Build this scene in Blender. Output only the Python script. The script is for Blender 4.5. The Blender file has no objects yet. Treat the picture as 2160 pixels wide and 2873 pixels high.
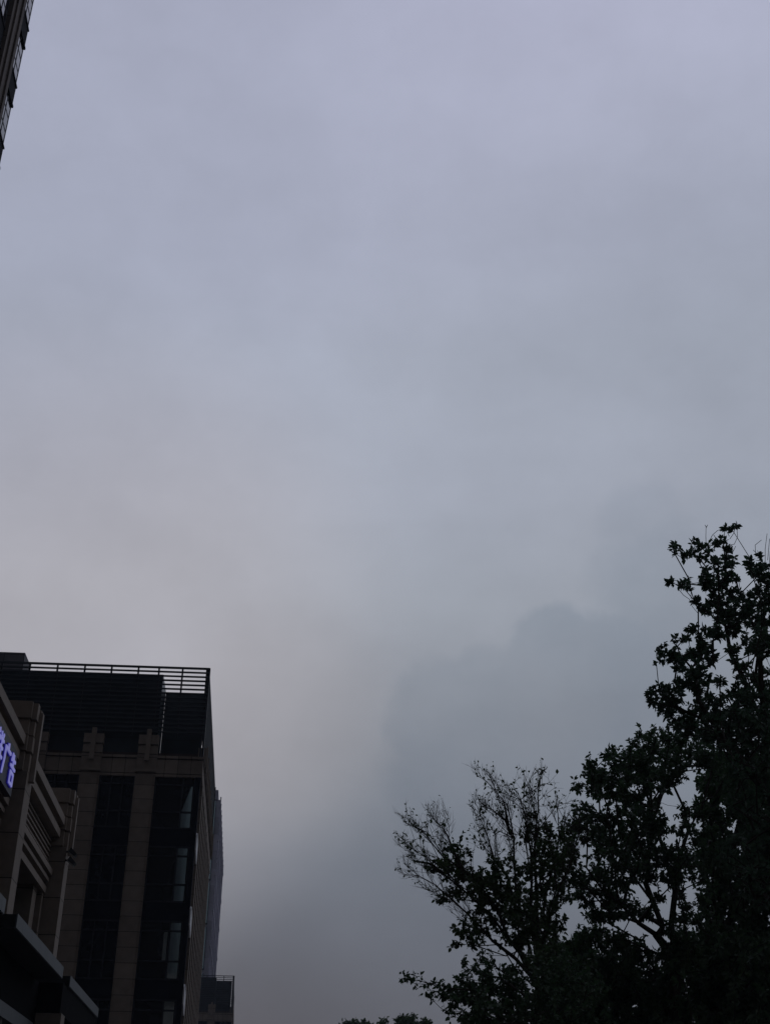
import bpy, math, random
import numpy as np
from mathutils import Vector, Matrix
random.seed(7); rng = np.random.default_rng(11)
S = bpy.context.scene

# ------------------------------------------------------------------ camera
FPX = 3445.0                                   # focal length in photo pixels (2160 wide)
PITCH, ROLL, YAW = math.radians(28.16), math.radians(.623), math.radians(5.92)
EYE = np.array([0, 0, 1.6])
Fv = np.array([math.sin(YAW)*math.cos(PITCH), math.cos(YAW)*math.cos(PITCH), math.sin(PITCH)])
R0 = np.array([math.cos(YAW), -math.sin(YAW), 0]); U0 = np.cross(R0, Fv)
Rv = math.cos(ROLL)*R0 + math.sin(ROLL)*U0; Uv = -math.sin(ROLL)*R0 + math.cos(ROLL)*U0
cd = bpy.data.cameras.new('camera'); cam = bpy.data.objects.new('camera', cd)
S.collection.objects.link(cam); S.camera = cam
cd.sensor_fit = 'HORIZONTAL'; cd.sensor_width = 36; cd.lens = 36*FPX/2160
cd.clip_start = .1; cd.clip_end = 6000
m = Matrix.Identity(4)
for i in range(3):
    m[i][0] = Rv[i]; m[i][1] = Uv[i]; m[i][2] = -Fv[i]; m[i][3] = EYE[i]
cam.matrix_world = m

def ray(x, y):
    return Fv + Rv*(x-1080)/FPX + Uv*(1436.5-y)/FPX
def at(x, y, Y):                               # photo sight line met at street depth Y
    d = ray(x, y); return EYE + d*(Y-EYE[1])/d[1]

# ------------------------------------------------------------------ light
S.view_settings.view_transform = 'Standard'; S.view_settings.look = 'None'
S.view_settings.gamma = 1; S.view_settings.use_curve_mapping = False
S.view_settings.exposure = 0
SUN_EL, SUN_AZ = math.radians(4), math.radians(-28)      # low behind the cloud, ahead to the left
W = bpy.data.worlds.new('World'); S.world = W; W.use_nodes = True
nt = W.node_tree; nt.nodes.clear()
def N(t, **k):
    n = nt.nodes.new(t)
    for a, b in k.items(): setattr(n, a, b)
    return n
def L(a, b): nt.links.new(a, b)
def srgb(r, g, b):
    f = lambda c: (c/255/12.92) if c/255 <= .04045 else ((c/255+.055)/1.055)**2.4
    return (f(r), f(g), f(b), 1)
def M_(op, a, b=None, c=None):
    n = N('ShaderNodeMath', operation=op)
    for i, v in enumerate((a, b, c)):
        if v is None: continue
        if isinstance(v, (int, float)): n.inputs[i].default_value = v
        else: L(v, n.inputs[i])
    return n.outputs[0]
out = N('ShaderNodeOutputWorld'); bg = N('ShaderNodeBackground'); L(bg.outputs[0], out.inputs[0])
tc = N('ShaderNodeTexCoord'); sep = N('ShaderNodeSeparateXYZ'); L(tc.outputs['Generated'], sep.inputs[0])
DIR = tc.outputs['Generated']
# wobble the direction so that cloud edges are ragged
def noise(scale, detail, vec=DIR, rough=.55):
    n = N('ShaderNodeTexNoise'); n.inputs['Scale'].default_value = scale
    n.inputs['Detail'].default_value = detail; n.inputs['Roughness'].default_value = rough
    L(vec, n.inputs['Vector']); return n
n1 = noise(7, 8, rough=.6)
vm = N('ShaderNodeVectorMath', operation='SUBTRACT'); L(n1.outputs['Color'], vm.inputs[0]); vm.inputs[1].default_value = (.5, .5, .5)
vs = N('ShaderNodeVectorMath', operation='SCALE'); L(vm.outputs[0], vs.inputs[0]); vs.inputs['Scale'].default_value = .085
va = N('ShaderNodeVectorMath', operation='ADD'); L(DIR, va.inputs[0]); L(vs.outputs[0], va.inputs[1])
vn = N('ShaderNodeVectorMath', operation='NORMALIZE'); L(va.outputs[0], vn.inputs[0]); WD = vn.outputs[0]
def cone(vec, px, py, r, soft):                # 1 inside a cone of directions, soft-edged
    d = ray(px, py); d = d/np.linalg.norm(d); a = r/FPX
    dn = N('ShaderNodeVectorMath', operation='DOT_PRODUCT'); L(vec, dn.inputs[0]); dn.inputs[1].default_value = tuple(d)
    mr = N('ShaderNodeMapRange', interpolation_type='SMOOTHSTEP'); L(dn.outputs['Value'], mr.inputs[0])
    mr.inputs[1].default_value = math.cos(a*(1+soft)); mr.inputs[2].default_value = math.cos(a*max(.02, 1-soft*1.3))
    return mr.outputs[0]
ramp = N('ShaderNodeValToRGB'); L(sep.outputs[2], ramp.inputs[0])
stops = [(0.0, (70, 73, 82)), (.084, (83, 87, 97)), (.158, (95, 100, 111)), (.212, (108, 114, 125)), (.267, (130, 135, 145)),
         (.336, (148, 152, 161)), (.403, (161, 166, 176)), (.481, (168, 173, 187)), (.578, (171, 177, 193)),
         (.641, (172, 177, 196)), (.775, (173, 176, 198)), (1.0, (160, 164, 190))]
cr = ramp.color_ramp
cr.elements[0].position = 0; cr.elements[0].color = srgb(*stops[0][1])
cr.elements[1].position = 1; cr.elements[1].color = srgb(*stops[-1][1])
for p_, c_ in stops[1:-1]:
    e = cr.elements.new(p_); e.color = srgb(*c_)
col = ramp.outputs[0]
def mixc(fac, a, b, mode='MIX'):
    n = N('ShaderNodeMix', data_type='RGBA', blend_type=mode)
    for s, v in ((0, fac), (6, a), (7, b)):
        if isinstance(v, (int, float)): n.inputs[s].default_value = v
        elif isinstance(v, tuple): n.inputs[s].default_value = v
        else: L(v, n.inputs[s])
    return n.outputs[2]
# the evening glow low on the left
g = cone(DIR, 200, 1780, 520, .95)
col = mixc(M_('MULTIPLY', g, .7), col, srgb(175, 173, 181))
g2 = cone(DIR, 780, 2000, 200, .9)
col = mixc(M_('MULTIPLY', g2, .3), col, srgb(157, 154, 158))
g3 = cone(DIR, 2250, 1750, 900, .9)
col = mixc(M_('MULTIPLY', g3, .4), col, srgb(133, 140, 153))
g4 = cone(DIR, -100, 100, 800, .9)
col = mixc(M_('MULTIPLY', g4, .5), col, srgb(155, 160, 179))
# the dark cloud bank rising on the right: (photo px, radius, softness, weight)
k = 2160/1663
cm = None
for (x, y, r, s, w) in [(965, 1545, 130, .16, 1), (1060, 1500, 112, .16, 1), (1190, 1395, 92, .14, 1), (1290, 1450, 130, .2, 1), (1010, 1690, 170, .3, .9),
                        (1200, 1620, 210, .25, 1), (1400, 1130, 85, .3, .45), (1440, 1290, 150, .3, .8), (1480, 1500, 220, .3, .9),
                        (1060, 1880, 240, .5, .55), (1620, 1200, 150, .5, .4)]:
    c = M_('MULTIPLY', cone(WD, x*k, y*k, r*k, s), w)
    cm = c if cm is None else M_('MAXIMUM', cm, c)
nc_ = noise(6, 6, rough=.6)
mc = N('ShaderNodeMapRange'); L(nc_.outputs[0], mc.inputs[0]); mc.inputs[1].default_value = .35; mc.inputs[2].default_value = .65
mc.inputs[3].default_value = .38; mc.inputs[4].default_value = .76
col = mixc(M_('MULTIPLY', cm, mc.outputs[0]), col, mixc(1.0, col, (.74, .79, .83, 1), 'MULTIPLY'))
# wide soft mottling of the overcast
n2 = noise(5, 9, rough=.62)
mr = N('ShaderNodeMapRange'); L(n2.outputs[0], mr.inputs[0]); mr.inputs[1].default_value = .3; mr.inputs[2].default_value = .7
mr.inputs[3].default_value = .945; mr.inputs[4].default_value = 1.075
mp = N('ShaderNodeMapping'); L(DIR, mp.inputs[0]); mp.inputs['Scale'].default_value = (1, 1, 2.6)
n3 = noise(3.2, 8, mp.outputs[0], .6)
mr3 = N('ShaderNodeMapRange'); L(n3.outputs[0], mr3.inputs[0]); mr3.inputs[1].default_value = .3; mr3.inputs[2].default_value = .7
mr3.inputs[3].default_value = .95; mr3.inputs[4].default_value = 1.06
fac = M_('MULTIPLY', mr.outputs[0], mr3.outputs[0])
# the east, behind the viewer, is already night-dark
mb = N('ShaderNodeMapRange', interpolation_type='SMOOTHSTEP'); L(sep.outputs[1], mb.inputs[0])
mb.inputs[1].default_value = -.35; mb.inputs[2].default_value = .45; mb.inputs[3].default_value = .2; mb.inputs[4].default_value = 1
fac = M_('MULTIPLY', fac, mb.outputs[0])
sc = N('ShaderNodeVectorMath', operation='SCALE'); L(col, sc.inputs[0]); L(fac, sc.inputs['Scale'])
sky = N('ShaderNodeTexSky', sky_type='NISHITA'); sky.sun_disc = False
sky.sun_elevation = SUN_EL; sky.sun_rotation = SUN_AZ; sky.air_density = 1.5; sky.dust_density = 3
sk = N('ShaderNodeVectorMath', operation='SCALE'); L(sky.outputs[0], sk.inputs[0]); sk.inputs['Scale'].default_value = .004
ad = N('ShaderNodeVectorMath', operation='ADD'); L(sc.outputs[0], ad.inputs[0]); L(sk.outputs[0], ad.inputs[1])
L(ad.outputs[0], bg.inputs[0]); bg.inputs[1].default_value = 1.0
sd = bpy.data.lights.new('sun', 'SUN'); sd.energy = .03; sd.angle = math.radians(20); sd.color = (1, .86, .78)
so = bpy.data.objects.new('sun', sd); S.collection.objects.link(so)
sv = Vector((math.sin(SUN_AZ)*math.cos(SUN_EL), math.cos(SUN_AZ)*math.cos(SUN_EL), math.sin(SUN_EL)))
so.rotation_euler = sv.to_track_quat('Z', 'Y').to_euler()

# ------------------------------------------------------------------ helpers
COL = S.collection
def tag(o, label=None, cat=None, group=None, kind=None):
    for a, b in (('label', label), ('category', cat), ('group', group), ('kind', kind)):
        if b: o[a] = b
    return o
def empty(name, loc, label=None, cat=None, group=None, kind=None):
    o = bpy.data.objects.new(name, None); COL.objects.link(o); o.location = loc; o.empty_display_size = .5
    return tag(o, label, cat, group, kind)
def link(name, v, f, mat, parent=None, smooth=False):
    me = bpy.data.meshes.new(name); me.from_pydata([tuple(p) for p in v], [], f); me.update()
    if mat: me.materials.append(mat)
    if smooth: me.polygons.foreach_set('use_smooth', [True]*len(me.polygons))
    o = bpy.data.objects.new(name, me); COL.objects.link(o)
    if parent is not None:
        o.parent = parent; w = parent.matrix_basis.translation.copy(); q = parent.parent
        while q is not None: w += q.matrix_basis.translation; q = q.parent
        o.location = -w                         # geometry is given in world metres
    return o
class MB:
    def __init__(s, shear=None): s.v = []; s.f = []; s.sh = shear
    def add(s, v, f):
        b = len(s.v)
        if s.sh: v = [s.sh(p) for p in v]
        s.v += [tuple(p) for p in v]; s.f += [tuple(i+b for i in q) for q in f]; return s
    def box(s, x0, x1, y0, y1, z0, z1):
        return s.add([(x0, y0, z0), (x1, y0, z0), (x1, y1, z0), (x0, y1, z0), (x0, y0, z1), (x1, y0, z1), (x1, y1, z1), (x0, y1, z1)],
              [(0, 3, 2, 1), (4, 5, 6, 7), (0, 1, 5, 4), (1, 2, 6, 5), (2, 3, 7, 6), (3, 0, 4, 7)])
    def prism(s, pts, axis, a, b):             # 2-D outline extruded along one axis
        n = len(pts)
        def P(p, t):
            return {'x': (t, p[0], p[1]), 'y': (p[0], t, p[1]), 'z': (p[0], p[1], t)}[axis]
        v = [P(p, a) for p in pts]+[P(p, b) for p in pts]
        f = [tuple(range(n))[::-1], tuple(range(n, 2*n))]+[(i, (i+1) % n, (i+1) % n+n, i+n) for i in range(n)]
        return s.add(v, f)
    def out(s, name, mat, parent=None, smooth=False): return link(name, s.v, s.f, mat, parent, smooth)
def copy_tree(o, parent=None):
    c = o.copy(); COL.objects.link(c); c.parent = parent
    for ch in list(o.children): copy_tree(ch, c)
    return c

def mat(name, base, rough=.8, spec=.3, metal=0, joints=None, var=.12, scale=1.5, emit=None, ior=None, bump=0):
    mt = bpy.data.materials.new(name); mt.use_nodes = True; t = mt.node_tree; b = t.nodes['Principled BSDF']
    b.inputs['Roughness'].default_value = rough; b.inputs['Metallic'].default_value = metal
    b.inputs['Specular IOR Level'].default_value = spec
    if ior: b.inputs['IOR'].default_value = ior
    g = t.nodes.new('ShaderNodeNewGeometry'); ns = t.nodes.new('ShaderNodeTexNoise')
    ns.inputs['Scale'].default_value = scale; ns.inputs['Detail'].default_value = 6
    t.links.new(g.outputs['Position'], ns.inputs['Vector'])
    r = t.nodes.new('ShaderNodeMapRange'); t.links.new(ns.outputs[0], r.inputs[0])
    r.inputs[1].default_value = .3; r.inputs[2].default_value = .7; r.inputs[3].default_value = 1-var; r.inputs[4].default_value = 1+var
    fac = r.outputs[0]
    def mth(op, a, b_):
        n = t.nodes.new('ShaderNodeMath'); n.operation = op
        for i, v in enumerate((a, b_)):
            if isinstance(v, (int, float)): n.inputs[i].default_value = v
            else: t.links.new(v, n.inputs[i])
        return n.outputs[0]
    if joints:
        sp = t.nodes.new('ShaderNodeSeparateXYZ'); t.links.new(g.outputs['Position'], sp.inputs[0])
        cell = None
        for ax, (pitch, off) in joints.items():
            q = mth('DIVIDE', mth('ADD', sp.outputs[ax], off), pitch)
            j = mth('LESS_THAN', mth('FRACT', q, 0), .03/pitch)
            fac = mth('MULTIPLY', fac, mth('SUBTRACT', 1, mth('MULTIPLY', j, .72)))
            fl = mth('FLOOR', q, 0); cell = fl if cell is None else mth('ADD', mth('MULTIPLY', cell, 7.3), fl)
        wn = t.nodes.new('ShaderNodeTexWhiteNoise'); wn.noise_dimensions = '1D'; t.links.new(cell, wn.inputs['W'])
        fac = mth('MULTIPLY', fac, mth('ADD', .84, mth('MULTIPLY', wn.outputs[0], .32)))
    mx = t.nodes.new('ShaderNodeVectorMath'); mx.operation = 'SCALE'; mx.inputs[0].default_value = base
    t.links.new(fac, mx.inputs['Scale']); t.links.new(mx.outputs[0], b.inputs['Base Color'])
    if bump:
        bp = t.nodes.new('ShaderNodeBump'); bp.inputs['Strength'].default_value = bump; bp.inputs['Distance'].default_value = .02
        t.links.new(ns.outputs[0], bp.inputs['Height']); t.links.new(bp.outputs[0], b.inputs['Normal'])
    if emit:
        b.inputs['Emission Color'].default_value = emit[:3]+(1,); b.inputs['Emission Strength'].default_value = emit[3]
    return mt
STONE = mat('granite_courses', (.245, .198, .16), .75, .3, joints={2: (.79, -6.24+.79*20)}, scale=2.2, bump=.15)
STONE_P = mat('granite_panels', (.245, .198, .16), .75, .3, joints={0: (.74, 60), 1: (.74, 60)}, scale=2.2, bump=.15)
STONE_N = mat('granite_near', (.23, .188, .152), .7, .3, joints={2: (1.23, .1)}, scale=4, bump=.2)
STONE_T = mat('granite_trim', (.26, .212, .172), .7, .3, scale=3, bump=.1)
STONE_D = mat('dark_granite_wall', (.075, .06, .055), .8, .2)
STEEL = mat('dark_steel', (.03, .034, .042), .5, .4, var=.15)
SLAT = mat('louvre_slats', (.05, .06, .068), .55, .4, var=.15)
ROOFG = mat('roof_glazing', (.022, .036, .044), .35, .5, joints={2: (.9, 0)}, var=.2)
GLASSD = mat('dark_glass', (.006, .009, .013), .12, .35, var=.3, scale=.5)
GLASSB = mat('sky_reflection_glass', (.33, .42, .46), .06, .5, metal=1, var=.1, scale=.7)  # mirror copy of the dark glass, putting bright sky reflection into the material
GLASST = mat('tower_glass', (.02, .022, .03), .05, .5, var=.06, ior=1.75)
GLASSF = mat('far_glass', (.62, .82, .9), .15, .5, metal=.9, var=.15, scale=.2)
SPAND = mat('spandrel_panel', (.01, .012, .018), .8, .1)
PALE = mat('painted_sky_sheen', (.8, .8, .8), .4, .5, var=.05)  # pale colour stands for grazing sky reflection on the spandrel glass
CONC = mat('hazed_concrete', (.46, .45, .53), .8, .2, joints={2: (3.3, 0)}, var=.12, scale=.4)  # paler, bluer base carries part of the distance haze
FASC = mat('aluminium_fascia', (.075, .087, .092), .5, .4, joints={1: (1.55, .3)}, var=.08)
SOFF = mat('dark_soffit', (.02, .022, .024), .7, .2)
SIGNP = mat('sign_back_panel', (.012, .013, .03), .5, .4)
LED = mat('lit_letter_face', (.3, .3, .5), .5, .2, var=.0, emit=(.25, .25, .62, .55))
LEDS = mat('letter_side', (.05, .05, .35), .5, .2, var=.0, emit=(.02, .015, .28, .28))
ASPH = mat('asphalt', (.05, .05, .052), .9, .2, var=.2, scale=6, bump=.3)
PAVE = mat('paving', (.2, .19, .18), .85, .2, joints={0: (.6, 30), 1: (.6, 30)}, var=.1)
KERB = mat('kerb_stone', (.28, .27, .26), .8, .2)
PAINT = mat('road_paint', (.6, .6, .58), .7, .2)
SIGNW = mat('shop_sign_face', (.35, .33, .3), .6, .3)
SIGNR = mat('shop_sign_red', (.35, .05, .05), .6, .3)
DARKS = mat('bulkhead_shade', (.003, .003, .004), .9, .05)  # base taken down to near black for the shade under the canopy
FRAME = mat('window_frame_metal', (.02, .023, .03), .6, .3)
LAMPM = mat('floodlight_housing', (.02, .022, .024), .5, .4)
LAMPG = mat('floodlight_glass', (.3, .32, .34), .2, .5)

# ------------------------------------------------------------------ setting
MB().box(-900, 900, -300, 2500, -.3, 0).out('ground', mat('earth', (.08, .075, .06), .95, .1, scale=.3)).__setitem__('kind', 'structure')
tag(MB().box(1.2, 10.8, -120, 420, .0, .012).out('road', ASPH), kind='structure')
b = MB(); b.box(-6.9, 1.05, -120, 420, 0, .14); tag(b.out('pavement', PAVE), kind='structure')
b = MB(); b.box(10.95, 16, -120, 420, 0, .14); tag(b.out('pavement', PAVE), kind='structure')
b = MB(); b.box(1.05, 1.2, -120, 420, 0, .15); b.box(10.8, 10.95, -120, 420, 0, .15); tag(b.out('kerb', KERB), kind='structure')
b = MB()
for i in range(60): b.box(5.94, 6.06, -100+i*8, -97+i*8, .012, .018)
tag(b.out('road_marking', PAINT), kind='structure')

# ------------------------------------------------------------------ main office building
def shear(p): return (p[0], p[1]+.04*(-3.15-p[0]), p[2])
def SB(): return MB(shear)
main = empty('office_building', (-3.15, 69, 0),
   'brown granite and dark glass office block with an open louvred steel crown on its roof', 'building', 'granite office blocks with louvred roof crowns')
XL = -26.0
SB().box(XL, -3.5, 69.5, 95, 0, 22.0).out('wall', STONE_D, main)
cols = [(-5.69, -6.82), (-8.80, -9.92), (-11.93, -13.05), (-15.04, -16.16), (-18.15, -19.27), (-21.26, -22.38)]
def capital(bld, x0, x1, y, z0, z1, side):
    # two tiers of paired blocks with one slim fin running down their middle
    c = SB(); mid = (x0+x1)/2; w = abs(x1-x0)/2
    def put(a0, a1, d0, d1, za, zb):
        if side: c.box(d1, d0, a0, a1, za, zb) if d1 < d0 else c.box(d0, d1, a0, a1, za, zb)
        else: c.box(a0, a1, y-d0, y+.45, za, zb) if False else c.box(a0, a1, y-d0, y+d1, za, zb)
    return c, mid, w
def front_capital(x1, x0):
    mid = (x0+x1)/2
    c = SB()
    for za, zb, g in ((22.28, 22.72, .02), (22.84, 23.38, 0)):
        c.box(x0+g, mid-.14, 68.93, 69.45, za, zb); c.box(mid+.14, x1-g, 68.93, 69.45, za, zb)
        c.box(mid-.14, mid+.14, 69.06, 69.45, za, zb)
    c.box(x0+.06, x1-.06, 69.12, 69.45, 22.2, 22.84)
    o = c.out('capital', STONE_T, main)
    SB().box(mid-.13, mid+.13, 68.78, 68.998, 21.85, 23.68).out('fin', STONE_T, o)
for (x1, x0) in cols:
    c = SB(); c.box(x0+.1, x1-.1, 68.95, 69.5, 0, 21.1); c.box(x0, x0+.1, 69.02, 69.5, 0, 21.1); c.box(x1-.1, x1, 69.02, 69.5, 0, 21.1)
    c.box(x0, x1, 68.93, 69.5, 21.2, 22.22); c.box(x0+.06, x1-.06, 69.04, 69.5, 21.1, 21.2)
    c.out('column', STONE, main)
    SB().box(x0-.04, x1+.04, 68.88, 68.93, 21.24, 21.36).out('column_collar', STONE_T, main)
    front_capital(x1, x0)
# corner post
SB().box(-3.42, -3.15, 69.0, 69.5, 0, 21.0).out('corner_post', SPAND, main)
# cornice bands, front then side
c = SB(); c.box(XL, -3.08, 69.08, 69.5, 21.2, 22.0); c.box(XL, -3.02, 69.0, 69.5, 22.06, 22.2); c.box(XL, -3.06, 69.03, 69.5, 21.0, 21.14)
c.out('cornice', STONE_P, main)
c = SB(); c.box(-3.5, -3.1, 69.52, 95, 21.2, 22.0); c.box(-3.5, -3.02, 69.52, 95, 22.06, 22.2); c.box(-3.5, -3.07, 69.52, 95, 21.0, 21.14)
c.out('side_cornice', STONE_P, main)
# side columns
for j in range(10):
    y0 = 70.9+j*2.42
    c = SB(); c.box(-3.5, -3.07, y0, y0+.85, 0, 21.0)
    c.out('side_column', STONE, main)
    c = SB(); c.box(-3.5, -3.0, y0, y0+.85, 22.22, 23.3); c.box(-3.0, -2.93, y0+.3, y0+.55, 21.9, 23.5)
    c.out('side_capital', STONE_T, main)
# windows: each bay and floor
floors = [18.1, 14.15, 10.2, 6.25, 2.3]
bays = [(-5.69, -3.42)]+[(cols[i+1][0], cols[i][1]) for i in range(4)]
for bi, (xa, xb) in enumerate(bays):
    xa, xb = min(xa, xb), max(xa, xb)
    for fi, z in enumerate(floors):
        top = z+2.99
        ms = [xa+.04, (-4.12 if bi == 0 else (xa+xb)/2-.25), xb-.04] if bi == 0 else [xa+.04, xa+(xb-xa)*.34, xa+(xb-xa)*.67, xb-.04]
        fr = SB()
        for mx in ms: fr.box(mx-.04, mx+.04, 69.12, 69.28, z, top)
        for a, b_ in zip(ms[:-1], ms[1:]):
            for tz in (z, z+.9, z+2.43, z+2.92): fr.box(a+.04, b_-.04, 69.14, 69.28, tz, tz+.09)
        w = fr.out('window', FRAME, main)
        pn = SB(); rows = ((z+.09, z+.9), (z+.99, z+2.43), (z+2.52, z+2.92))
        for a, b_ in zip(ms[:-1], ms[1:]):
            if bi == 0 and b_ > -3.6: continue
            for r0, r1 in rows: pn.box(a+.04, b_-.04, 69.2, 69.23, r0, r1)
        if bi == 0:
            # dark strip of glass beside the corner panes that hold the sky reflection
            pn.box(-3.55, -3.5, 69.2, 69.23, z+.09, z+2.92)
            if fi == 0: pn.prism([(-4.08, z+.99), (-3.62, z+2.43), (-4.08, z+2.43)], 'y', 69.2, 69.23)  # dark wedge: slanted edge of the reflection shaped into the pane
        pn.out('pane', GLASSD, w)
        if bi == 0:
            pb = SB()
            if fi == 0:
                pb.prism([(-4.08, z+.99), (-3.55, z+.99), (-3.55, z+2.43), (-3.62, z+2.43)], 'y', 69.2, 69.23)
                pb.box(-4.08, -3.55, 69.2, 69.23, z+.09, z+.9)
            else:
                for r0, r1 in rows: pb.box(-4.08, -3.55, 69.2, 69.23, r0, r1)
                if fi == 2: pb.box(-4.42, -4.22, 69.17, 69.195, z+.99, z+2.43)  # narrow extra strip of reflection laid over the dark pane
            o = pb.out('corner_pane', GLASSB, w); o['label'] = 'grey corner pane with the bright sky reflection set into its material'
        SB().box(xa, xb, 69.16, 69.3, z-.96, z-.0).out('spandrel', SPAND, main)
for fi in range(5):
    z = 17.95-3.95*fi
    o = SB().prism([(69.06, z-1.0), (69.06, z-.15), (69.3, z+.0), (70.85, z-.35), (70.85, z-1.35), (70.5, z-1.45)], 'x', -3.16, -3.08).out('corner_sheen', PALE, main)  # outline follows the painted sliver of sky reflection
    o['label'] = 'painted pale sky reflection on the corner spandrel of the floor'
# penthouse behind the crown
SB().box(XL, -5.86, 69.75, 72.7, 22.0, 27.35).out('penthouse', ROOFG, main)
SB().box(-5.86, -3.5, 72.8, 74.2, 22.0, 27.3).out('roof_screen_wall', ROOFG, main)
c = SB(); c.box(XL, -3.42, 69.52, 69.7, 22.2, 22.5); c.out('parapet', STONE_D, main)
SB().box(-24, -14.75, 72.9, 75, 22.0, 29.65).out('lift_housing', mat('lift_housing_panels', (.15, .14, .15), .7, .3, joints={2: (.5, 0), 0: (1.2, 40)}), main)
# louvred crown: slats and posts
s_ = SB(); nz = 16; zz = [23.62+i*.262 for i in range(nz)]
for i, z in enumerate(zz):
    h = .1 if i == nz-1 else .07
    s_.box(XL, -3.15, 69.02, 69.16, z-h/2, z+h/2)
s_.out('louvre_front', SLAT, main)
s_ = SB()
for i, z in enumerate(zz):
    h = .1 if i == nz-1 else .07
    s_.box(-3.29, -3.15, 69.16, 95.2, z-h/2, z+h/2)
s_.out('louvre_side', SLAT, main)
for px in [-3.3, -4.72, -6.1, -7.3, -8.86, -10.42, -12.0, -13.6, -15.2, -16.8, -18.4, -20, -21.6, -23.2]:
    SB().box(px-.05, px+.05, 69.17, 69.27, 22.2 if px > -4 else 23.4, 27.55).out('post', STEEL, main)
for j in range(13):
    y0 = 70.6+j*2.0
    SB().box(-3.34, -3.3, y0, y0+.1, 23.4, 27.6).out('post', STEEL, main)
SB().box(-3.22, -3.1, 69.1, 69.5, 22.2, 27.62).out('corner_mast', STEEL, main)
MB().prism([(95.0, 22.0), (95.2, 22.0), (95.2, 27.6), (95.0, 27.6)], 'x', -3.3, -3.1).out('end_mast', STEEL, main)

# ------------------------------------------------------------------ its twin far down the street
twin = copy_tree(main); twin.name = 'office_building.001'
twin.location = (-1.62, 203, .15)
twin['label'] = 'small distant granite office block with a railed roof, below the hazy far tower'

# ------------------------------------------------------------------ far slab tower
ft = empty('tower_block', (-15, 245, 0), 'hazy blue grey slab tower rising behind the right edge of the granite office block', 'building')
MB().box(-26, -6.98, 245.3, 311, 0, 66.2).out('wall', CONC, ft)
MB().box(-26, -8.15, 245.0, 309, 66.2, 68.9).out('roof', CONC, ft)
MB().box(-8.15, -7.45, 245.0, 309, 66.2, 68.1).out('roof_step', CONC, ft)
for i in range(8):
    z0 = 1.5+i*8.2
    f_ = MB(); z1 = min(z0+7.4, 65.8)
    for xx in (-9.9, -8.75, -7.75): f_.box(xx-.06, xx+.06, 245.0, 245.3, z0, z1)
    f_.box(-9.84, -7.69, 245.02, 245.3, z0-.25, z0)
    w = f_.out('window', STEEL, ft)
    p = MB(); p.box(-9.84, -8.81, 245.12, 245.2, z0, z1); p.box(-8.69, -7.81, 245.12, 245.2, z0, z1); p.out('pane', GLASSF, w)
for i in range(20):
    z0 = 2+i*3.3
    MB().box(-6.98, -6.72 if i % 2 else -6.84, 245.3, 311, z0, z0+.5).out('floor_band', CONC, ft)
for j in range(14):
    y0 = 246+j*4.8
    MB().box(-6.98, -6.78, y0, y0+.6, 0, 67.0-(j % 3)*.12).out('pier', CONC, ft)

# ------------------------------------------------------------------ residential tower, top left
tw = empty('high_rise_tower', (-20, 30, 0), 'tall brown tower with sky reflecting window bays at the upper left edge', 'building')
MB().box(-30, -11.5, 12, 36.48, 0, 62).out('wall', mat('tower_wall', (.05, .05, .06), .6, .3), tw)
c = MB(); c.box(-11.5, -11.05, 33.8, 35.25, 0, 62); c.box(-11.05, -10.98, 34.1, 34.3, 0, 62); c.box(-11.05, -10.98, 34.75, 34.95, 0, 62)
c.out('pier', mat('tower_stone', (.16, .13, .115), .75, .3, joints={2: (1.09, 0)}, bump=.1), tw)
bays_t = [(35.3, 36.56), (30.9, 33.7), (26.5, 29.3), (22.1, 24.9)]
for bi, (ya, yb) in enumerate(bays_t):
    nc = 2 if bi == 0 else 4
    for fl in range(-3, 6):
        zt = 42.71+3.26*fl                     # top of the dark spandrel band
        MB().box(-11.5, -11.17, ya, yb+(.02 if bi == 0 else 0), zt-.96, zt).out('spandrel', SPAND, tw)
        ex = .05 if bi == 0 else 0
        MB().box(-11.5, -11.13, ya, yb+ex, zt, zt+.07).out('sill', SPAND, tw)
        MB().box(-11.5, -11.13, ya, yb+ex, zt-1.06, zt-.96).out('head', SPAND, tw)
        f_ = MB(); z0, z1 = zt+.07, zt+3.26-1.06
        for q in range(nc+1):
            y = ya+.03+(yb-ya-.06)*q/nc; f_.box(-11.3, -11.185, y-.022, y+.022, z0, z1)
        for q in range(nc):
            y = ya+.03+(yb-ya-.06)*q/nc; y2 = ya+.03+(yb-ya-.06)*(q+1)/nc
            for z in (z0+.72, z0+1.45): f_.box(-11.3, -11.188, y+.022, y2-.022, z-.025, z+.025)
        w = f_.out('window', STEEL, tw)
        p = MB(); p.box(-11.28, -11.2, ya+.052, yb-.052, z0, z1); p.out('pane', GLASST, w)
    if bi: 
        c = MB(); c.box(-11.5, -11.05, bays_t[bi][0]-1.5, bays_t[bi][0]-.1, 0, 62); c.out('pier', STONE_N, tw)

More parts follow.
